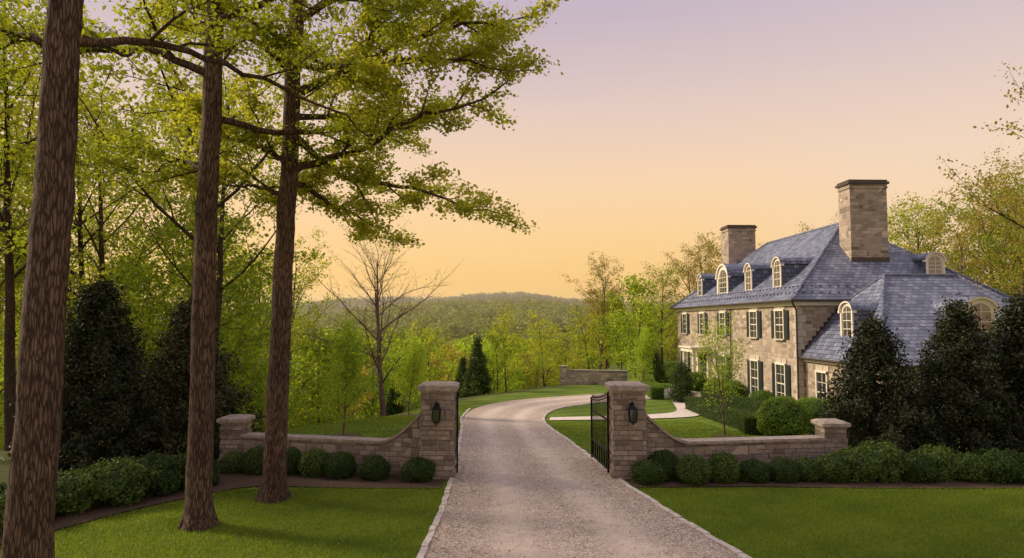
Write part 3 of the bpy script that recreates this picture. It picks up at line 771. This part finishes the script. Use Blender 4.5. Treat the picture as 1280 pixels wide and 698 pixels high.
def put(name, mesh, x, y, s=1., parent=None, sz=None, zoff=0):
    return add_obj(name, mesh, parent, (x, y, g(x, y)-.05+zoff), (0, 0, R.rand()*6.28), (s, s, sz or s))
forest = empty('forest')
placed = []
def far_enough(x, y, d):
    for a, b in placed:
        if (a-x)**2+(b-y)**2 < d*d: return False
    placed.append((x, y)); return True
cnt = 0; tries = 0
while cnt < 36 and tries < 5000:
    tries += 1
    y = R.uniform(19, 70); x = y*R.uniform(-.86, -.30-.08*(y < 42))
    if x > -9.0: continue
    if y < np.interp(x, CX, CY)-3 and x > -12: continue
    if not far_enough(x, y, 3.0): continue
    put('forest_tree', tall[R.randint(4)], x, y, R.uniform(.85, 1.12), forest, None); cnt += 1
placed = []
cnt = 0; tries = 0
while cnt < 62 and tries < 8000:
    tries += 1
    y = R.uniform(30, 105); x = y*R.uniform(-.85, -.24)
    if x > -12 and y < 44: continue
    if y < np.interp(x, CX, CY)+6: continue
    if not far_enough(x, y, 2.6): continue
    s = R.uniform(.6, 1.15)*(1+(y-20)/80)*(.72 if x/y > -.34 else 1)
    put('understory_tree', under[R.choice(3, p=[.4, .35, .25])] if y < 65 else fund[R.randint(2)], x, y, s, forest); cnt += 1
placed = []
cnt = 0; tries = 0
while cnt < 210 and tries < 9000:
    tries += 1
    y = R.uniform(55, 210); u = R.uniform(-.30, .32); x = y*u
    if y < np.interp(x, CX, CY)+9: continue
    if not far_enough(x, y, 4.0): continue
    topz = 4.1-R.uniform(.008, .07)*y + (R.uniform(.02, .06)*y if u > .12 else 0)
    gh = topz-g(x, y)
    k = R.rand()
    me, hh = (fund[0], 8) if k < .38 else (fund[1], 6) if k < .55 else (fund[2], 8) if k < .62 else (fwg, 15) if k < .90 else (fwm, 15)
    s = max(.5, gh/hh/1.0)
    put('valley_tree', me, x, y, s if hh > 10 else min(s, 1.9), forest)
    cnt += 1
for x, y, k, s in ((9.6, 76, 0, .74), (17.5, 80, 2, .74), (22, 84, 1, .78), (26, 90, 0, .9), (13, 95, 2, .70), (30, 95, 1, 1.0),
                   (44, 62, 2, 1.15), (50, 68, 0, 1.2), (39, 66, 2, 1.05), (57, 74, 1, 1.25), (48, 80, 2, 1.2), (62, 80, 2, 1.2), (40, 84, 1, 1.0), (36, 74, 0, .85), (34, 52, 0, .75), (38, 50, 2, .8),
                   (46, 56, 1, 1.0), (43, 52, 0, .95), (66, 88, 0, 1.3), (54, 62, 2, 1.1)):
    put('woodland_tree', (warm[0], warm[1], warmg)[k], x, y, s, forest)
for i in range(34):
    y = R.uniform(60, 85); x = y*R.uniform(.10, .9)
    if 12 < x < 30 and y < 66: continue
    put('understory_tree', fund[R.choice([0, 0, 1])], x, y, R.uniform(.7, 1.15), forest)
for x, y in ((29, 35), (31, 40), (27, 28.5), (33, 33)):
    put('understory_tree', under[R.randint(2)], x, y, .8, forest)
add_obj('maple_tree', edge_tree, None, (22.2, 24.8, -.4), (0, 0, 1.3), (.95, .95, 1.02))
put('bare_tree', bare, -8.6, 46, 1.0)

def hills(name, nd, y0, y1, xa, xb, K, sz, hlo, hhi, mat):
    T = QM()
    yy = R.uniform(y0, y1, nd); xx = yy*R.uniform(xa, xb, nd)
    zz = gz(xx, yy)
    base = np.stack([xx, yy, zz], 1); hgt = R.uniform(hlo, hhi, nd)
    dirs = R.normal(0, 1, (nd, K, 3)); dirs /= np.linalg.norm(dirs, axis=2)[:, :, None]; dirs[:, :, 2] = np.abs(dirs[:, :, 2])*1.1-.1
    rad = R.uniform(.75, 1.05, (nd, K, 1))*np.stack([hgt*.45, hgt*.45, hgt*.6], 1)[:, None, :]
    Cc = (base[:, None, :]+dirs*rad+np.stack([0*hgt, 0*hgt, hgt*.4], 1)[:, None, :])
    T.leaves(Cc.reshape(-1, 3), sz, 0, .3, .8, dirs.reshape(-1, 3)*2)
    add_obj(name, T.mesh(name, [mat]))
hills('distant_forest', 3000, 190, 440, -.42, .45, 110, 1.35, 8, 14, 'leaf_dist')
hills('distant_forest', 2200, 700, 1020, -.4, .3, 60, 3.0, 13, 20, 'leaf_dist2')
# evening haze lying in the valley: a thin real volume
m, nt, out = new_mat('valley_haze')
vs = nt.nodes.new('ShaderNodeVolumeScatter'); vs.inputs['Color'].default_value = (1.0, .86, .62, 1); vs.inputs['Density'].default_value = .0006
vs.inputs['Anisotropy'].default_value = .35; L(nt, vs.outputs[0], out.inputs['Volume']); M['haze'] = m
mb = MB(); mb.box(-700, 700, 110, 1300, -30, 45, 'haze'); mb.build('haze')

# ------------------------------------------------------------------ young lawn trees
young = gen_tree(4.4, .24, .05, 1.15, 5500, .09, .12, 'leaf_brt', 'barkp', nlimb=22, ang=(25, 50), upb=.12, flat=1)
young2 = gen_tree(4.2, .28, .05, 1.35, 2300, .085, .14, 'leaf_brt', 'barkp', nlimb=18, ang=(25, 50), upb=.1, flat=1)
put('young_maple_tree', young, -6.15, 25, .98); put('young_maple_tree', young, -5.5, 36.5, 1.0)
put('young_maple_tree', young2, 8.35, 27, 1.08); put('young_maple_tree', young, 9.4, 50, 1.1)
put('young_maple_tree', young2, 2.3, 64, 1.0)
def disc(x, y, r):
    mb = MB(); P = [(x+r*math.cos(a*.3142)*random.uniform(.93, 1.05), y+r*math.sin(a*.3142)*random.uniform(.93, 1.05)) for a in range(20)]
    for i in range(20):
        a, b = P[i], P[(i+1) % 20]; mb.face([(x, y, g(x, y)+.05), (a[0], a[1], g(*a)+.02), (b[0], b[1], g(*b)+.02)], 'mulch')
    mb.build('mulch_ring')
disc(-6.15, 25, .75); disc(-5.5, 36.5, .8); disc(8.35, 27, .6)

# ------------------------------------------------------------------ evergreens
def evergreen(h, w, nl, size=.13, leaf='leaf_hol', pw=.75):
    T = Tree(); T.q.tube([[0, 0, -.2], [0, 0, h*.5], [0, 0, h*.93]], [.09, .06, .01], 7)
    C = []; O = []
    nb = 150
    for k in range(nb):
        z = h*(.04+.93*(k+R.rand())/nb); u = z/h
        r = w/2*min(1, (u+.14)/.26)**.5*(1-u)**pw*1.22*R.uniform(.68, 1.18)
        a = k*2.399+R.rand(); tip = np.array([math.cos(a)*r, math.sin(a)*r, z+.12])
        st = np.array([0, 0, max(z-.25*r, .1)]); T.q.tube([st, (st+tip)/2+[0, 0, -.03], tip], [.018, .012, .005], 4)
        m = int(nl/nb*(.35+1.4*r/(w/2))); tt = R.beta(3, 1.1, m)[:, None]
        c = st*(1-tt)+tip*tt+R.normal(0, .13, (m, 3)); C.append(c)
        o = c-np.array([0, 0, z*.9]); O.append(o/(np.linalg.norm(o, axis=1)[:, None]+1e-6))
    T.q.leaves(np.concatenate(C), size, 1, .2, .5, np.concatenate(O)*.6)
    return T.q.mesh('evergreen', ['bark2', leaf])
hol = [evergreen(4.4, 3.3, 22000, .12), evergreen(4.9, 3.4, 24000, .12)]
put('holly_tree', hol[0], 10.7, 20.3, .95); put('holly_tree', hol[1], 13.3, 20.4, .96); put('holly_tree', hol[0], 15.4, 20.6, 1.1)
put('holly_tree', hol[1], -11.2, 18.6, 1.05); put('holly_tree', hol[0], -9.8, 20.9, 1.08)
con = evergreen(4.6, 2.4, 9000, .16, 'leaf_box', 1.0)
put('spruce_tree', con, -2.6, 51.5, .95); put('spruce_tree', con, -3.9, 54.5, .75)
put('spruce_tree', con, -8.2, 48, .7)

def shrub(rx, rz, nl, size, leaf, rough=.05):
    q = QM()
    d = R.normal(0, 1, (nl, 3)); d /= np.linalg.norm(d, axis=1)[:, None]
    th = np.arctan2(d[:, 1], d[:, 0])
    lump = 1+rough*(np.sin(3*th+d[:, 2]*4)+np.sin(5*th-2*d[:, 2]*3+1)*.7)+R.normal(0, .035, nl)
    lump *= R.beta(9, 1, nl)**.5
    C = d*np.array([rx, rx, rz])*lump[:, None]+[0, 0, rz*.92]
    C = C[C[:, 2] > -.02]
    q.leaves(C, size, 0, .1, .6, (C-[0, 0, rz*.9])/rx*1.0)
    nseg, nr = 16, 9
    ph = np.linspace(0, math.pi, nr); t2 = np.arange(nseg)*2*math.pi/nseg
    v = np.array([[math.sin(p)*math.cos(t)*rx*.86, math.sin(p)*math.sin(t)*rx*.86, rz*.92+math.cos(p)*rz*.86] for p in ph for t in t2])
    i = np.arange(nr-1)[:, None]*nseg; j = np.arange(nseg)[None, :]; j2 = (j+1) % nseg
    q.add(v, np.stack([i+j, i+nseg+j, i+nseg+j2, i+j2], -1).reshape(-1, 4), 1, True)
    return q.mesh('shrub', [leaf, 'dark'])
bx = [shrub(.41, .37, 4600, .048, 'leaf_box', .03), shrub(.43, .35, 4600, .05, 'leaf_box', .05), shrub(.40, .39, 4600, .05, 'leaf_box', .04)]
for x in (-2.4, -3.6, -4.45, -5.25, -6.0, -6.8, -7.5):
    put('boxwood_shrub', bx[R.randint(3)], x+R.uniform(-.08, .08), 17.75+(-x-2.2)*.2+R.uniform(-.1, .1), R.uniform(.86, 1.08)*(1.08 if x == -2.4 else 1), None, R.uniform(.88, 1.08))
for x, y, s in ((3.45, 17.55, 1.0), (3.95, 18.0, 1.1), (4.6, 17.6, 1.08), (5.4, 17.7, 1.02), (6.2, 17.75, .94), (6.95, 17.8, .92), (7.6, 17.9, .98), (8.2, 17.75, 1.1)):
    put('boxwood_shrub', bx[R.randint(3)], x, y+R.uniform(-.06, .06), s, None, s*R.uniform(.88, 1.06))
sh = [shrub(.62, .42, 4600, .07, 'leaf_box', .10), shrub(.7, .46, 4800, .08, 'leaf_box', .12)]
for i, x in enumerate(np.arange(8.95, 18, .72)):
    put('low_shrub', sh[i % 2], x, 18.0+.16*math.sin(i*2.3), R.uniform(.78, 1.02), None, R.uniform(.75, 1.1))
for x, y in ((-7.9, 17.2), (-8.6, 16.6), (-9.0, 15.8), (-9.6, 15.1), (-9.9, 14.2), (-10.6, 15.6), (-10.4, 13.2), (-8.6, 18.2), (-11.0, 12.2), (-9.6, 17.2), (-11.5, 14.5)):
    put('low_shrub', sh[R.randint(2)], x, y, R.uniform(.8, 1.15))
rs = shrub(.95, .8, 8000, .09, 'leaf_shr', .08)
put('round_shrub', rs, 10.6, 27, 1.0)
for x, y, s in ((14.0, 35.5, .8), (14.2, 39, .8), (14.0, 43.5, .9), (14.1, 47.5, .8), (13.6, 51, .9), (13.6, 57.5, 1.1), (14.3, 33, .85), (13.2, 30.5, .9), (12.4, 28.5, .9), (14.6, 31, .9)):
    put('foundation_shrub', rs, x, y, s)
cone = evergreen(2.5, 1.6, 12000, .07, 'leaf_box', .55)
put('topiary_yew', cone, 10.7, 43.5, 1.0); put('topiary_yew', cone, 12.0, 58, 1.1)
def hedge(P, w, h, nl, leaf='leaf_box', size=.06):
    A = poly_resample(P, 24); q = QM()
    t = R.uniform(0, 22.99, nl); ends = R.rand(nl); t = np.where(ends < .05, 0.0, np.where(ends > .95, 22.999, t))
    i = t.astype(int); f = (t-i)[:, None]; c = A[i]*(1-f)+A[i+1]*f
    dd = np.gradient(A, axis=0); dd /= np.linalg.norm(dd, axis=1)[:, None]; nn = np.stack([-dd[:, 1], dd[:, 0]], 1)[i]
    face = R.rand(nl); side = np.where(face < .35, -1, np.where(face < .5, 1, 0)); s = np.where(side == 0, R.uniform(-1, 1, nl), side*(1+R.normal(0, .05, nl)))
    zt = np.where(side == 0, h*(1+R.normal(0, .05, nl)), R.uniform(0, h, nl))
    isend = (ends < .05) | (ends > .95)
    s = np.where(isend, R.uniform(-1, 1, nl), s); zt = np.where(isend, R.uniform(0, h, nl), zt)
    xy = c+nn*(s*w/2)[:, None]+dd[i]*(np.where(ends < .05, -.07, np.where(ends > .95, .07, 0)))[:, None]
    z = gz(xy[:, 0], xy[:, 1])+zt
    q.leaves(np.column_stack([xy, z]), size, 0, .2, .6)
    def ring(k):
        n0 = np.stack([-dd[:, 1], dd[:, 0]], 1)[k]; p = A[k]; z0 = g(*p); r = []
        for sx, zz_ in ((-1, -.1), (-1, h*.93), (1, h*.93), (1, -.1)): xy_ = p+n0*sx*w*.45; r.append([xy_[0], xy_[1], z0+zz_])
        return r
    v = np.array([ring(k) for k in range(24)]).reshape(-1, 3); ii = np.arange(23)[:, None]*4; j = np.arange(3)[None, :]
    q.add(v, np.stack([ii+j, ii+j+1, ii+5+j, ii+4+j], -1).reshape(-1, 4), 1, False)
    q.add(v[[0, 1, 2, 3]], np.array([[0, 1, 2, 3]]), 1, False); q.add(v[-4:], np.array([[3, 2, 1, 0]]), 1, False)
    return add_obj('boxwood_hedge', q.mesh('hedge', [leaf, 'dark']))
hedge([(10.4, 40), (10.6, 35), (10.3, 30), (9.6, 27.5)], .7, .7, 16000)
hedge([(11.8, 41.5), (12.2, 36), (12.2, 31)], .9, 1.0, 16000)
hedge([(9.5, 45), (9.9, 50), (11, 56)], .9, .8, 9000, 'leaf_shr', .08)

# ------------------------------------------------------------------ grass blades
def grass(name, n, xr, yr, h, w, reject):
    x = R.uniform(*xr, n); y = R.uniform(*yr, n); k = reject(x, y); x, y = x[k], y[k]; n = len(x)
    z = gz(x, y); a = R.uniform(0, 6.283, n); hh = h*R.uniform(.5, 1.3, n); ww = w*R.uniform(.7, 1.3, n)
    ln = R.normal(0, .35, (n, 2))*hh[:, None]
    dx, dy = np.cos(a)*ww/2, np.sin(a)*ww/2
    v = np.stack([np.column_stack([x-dx, y-dy, z-.005]), np.column_stack([x+dx, y+dy, z-.005]),
                  np.column_stack([x+ln[:, 0]+dx*.3, y+ln[:, 1]+dy*.3, z+hh]), np.column_stack([x+ln[:, 0]-dx*.3, y+ln[:, 1]-dy*.3, z+hh])], 1)
    q = QM(); q.add(v.reshape(-1, 3), np.arange(n*4).reshape(n, 4), 0, False)
    return add_obj(name, q.mesh(name, ['grass']))
LEa, REa = np.array(LE), np.array(RE)
def ok(x, y):
    l = np.interp(y, LEa[:9, 1], LEa[:9, 0])-.16; r = np.interp(y, REa[:11, 1], REa[:11, 0])+.14
    e = np.interp(y, [0, 12.6, 14.7, 16.9, 17.3], [-11, -9.4, -8.4, -6.9, -2])
    return (y < 17.05) & (((x < l) & (x > e)) | (x > r))
grass('grass', 300000, (-9.5, 15), (9.5, 17.2), .045, .012, ok)
def ok2(x, y):
    l = np.interp(y, LEa[:9, 1], LEa[:9, 0])-.16; r = np.interp(y, REa[:11, 1], REa[:11, 0])+.16
    return ((x < l) & (y > 19.6) & (y < np.interp(x, CX, CY)+1.5)) | ((x > r) & (x < 9.4) & (y > 19.3) & (y < 34.7))
grass('grass', 90000, (-12, 10), (19, 42), .06, .025, ok2)

q = QM(); n = 12000
y = R.uniform(9, 30, n); u = np.where(R.rand(n) < .6, R.beta(.6, .6, n), R.uniform(0, 1, n))
xl_ = np.interp(y, LEa[:9, 1], LEa[:9, 0]); xr_ = np.interp(y, REa[:11, 1], REa[:11, 0])
x = xl_+(xr_-xl_)*u
C = np.column_stack([x, y, gz(x, y)+.043])
q.leaves(C, .03, 0, 1.0, .8); add_obj('loose_gravel', q.mesh('loose_gravel', ['kerb']))
q = QM(); n = 500
x = R.uniform(-9, 4, n); y = R.uniform(9.5, 17, n)
q.leaves(np.column_stack([x, y, gz(x, y)+.055]), .06, 0, 1.5, .6); add_obj('fallen_leaves', q.mesh('fallen_leaves', ['leaf_warm']))

# ------------------------------------------------------------------ sky & light
SUN_EL, SUN_AZ = math.radians(31), math.radians(-70)     # azimuth from +Y, negative = left
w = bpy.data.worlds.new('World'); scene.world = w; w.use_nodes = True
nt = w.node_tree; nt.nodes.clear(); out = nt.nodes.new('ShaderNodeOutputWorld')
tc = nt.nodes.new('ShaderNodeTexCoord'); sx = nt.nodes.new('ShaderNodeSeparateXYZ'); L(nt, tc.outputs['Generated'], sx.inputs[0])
cn = noise(nt, mapping(nt, tc.outputs['Generated'], (1, 1, 5)), 1.6, 4)
zz = mth(nt, 'ADD', sx.outputs[2], mth(nt, 'MULTIPLY', mth(nt, 'SUBTRACT', cn.outputs[0], .5), .04))
warmr = ramp(nt, zz, [(0, (1.05, .50, .10)), (.05, (1.10, .62, .15)), (.11, (1.08, .68, .27)), (.2, (1.02, .71, .44)), (.30, (.84, .64, .56)), (.42, (.60, .49, .58)), (.62, (.70, .64, .76)), (1, (.88, .82, .94))])  # both ramps: unseen upper sky brightened as added soft fill light
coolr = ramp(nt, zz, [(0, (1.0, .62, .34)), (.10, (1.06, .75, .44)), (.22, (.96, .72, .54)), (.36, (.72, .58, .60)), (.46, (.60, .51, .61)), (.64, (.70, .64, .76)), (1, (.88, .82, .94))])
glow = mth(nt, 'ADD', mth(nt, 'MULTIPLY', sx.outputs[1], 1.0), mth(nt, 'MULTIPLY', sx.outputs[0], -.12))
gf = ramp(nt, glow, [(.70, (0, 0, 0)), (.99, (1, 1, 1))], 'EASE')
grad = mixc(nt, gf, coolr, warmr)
sky = nt.nodes.new('ShaderNodeTexSky'); sky.sky_type = 'NISHITA'; sky.sun_disc = False
sky.sun_elevation = SUN_EL; sky.sun_rotation = SUN_AZ % (2*math.pi)
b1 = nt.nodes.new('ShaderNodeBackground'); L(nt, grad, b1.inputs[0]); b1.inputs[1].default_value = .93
b2 = nt.nodes.new('ShaderNodeBackground'); L(nt, sky.outputs[0], b2.inputs[0]); b2.inputs[1].default_value = .003
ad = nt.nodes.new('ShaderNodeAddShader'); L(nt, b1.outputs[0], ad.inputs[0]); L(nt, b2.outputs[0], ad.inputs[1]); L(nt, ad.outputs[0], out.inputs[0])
sd = bpy.data.lights.new('sun', 'SUN'); sd.energy = 5.0; sd.angle = math.radians(11); sd.color = (1.0, .84, .61)
so = bpy.data.objects.new('sun', sd); COL.objects.link(so)
dirv = Vector((math.sin(SUN_AZ)*math.cos(SUN_EL), math.cos(SUN_AZ)*math.cos(SUN_EL), math.sin(SUN_EL)))
so.rotation_euler = dirv.to_track_quat('Z', 'Y').to_euler(); so.location = dirv*60

cam = bpy.data.cameras.new('camera'); cam.lens = 24; cam.sensor_width = 36; cam.clip_end = 6000
co = bpy.data.objects.new('camera', cam); COL.objects.link(co); co.location = (0, 0, 4.1)
co.rotation_euler = (math.radians(90+3.55), 0, 0); scene.camera = co
scene.view_settings.view_transform = 'Standard'; scene.view_settings.look = 'None'; scene.view_settings.exposure = 0
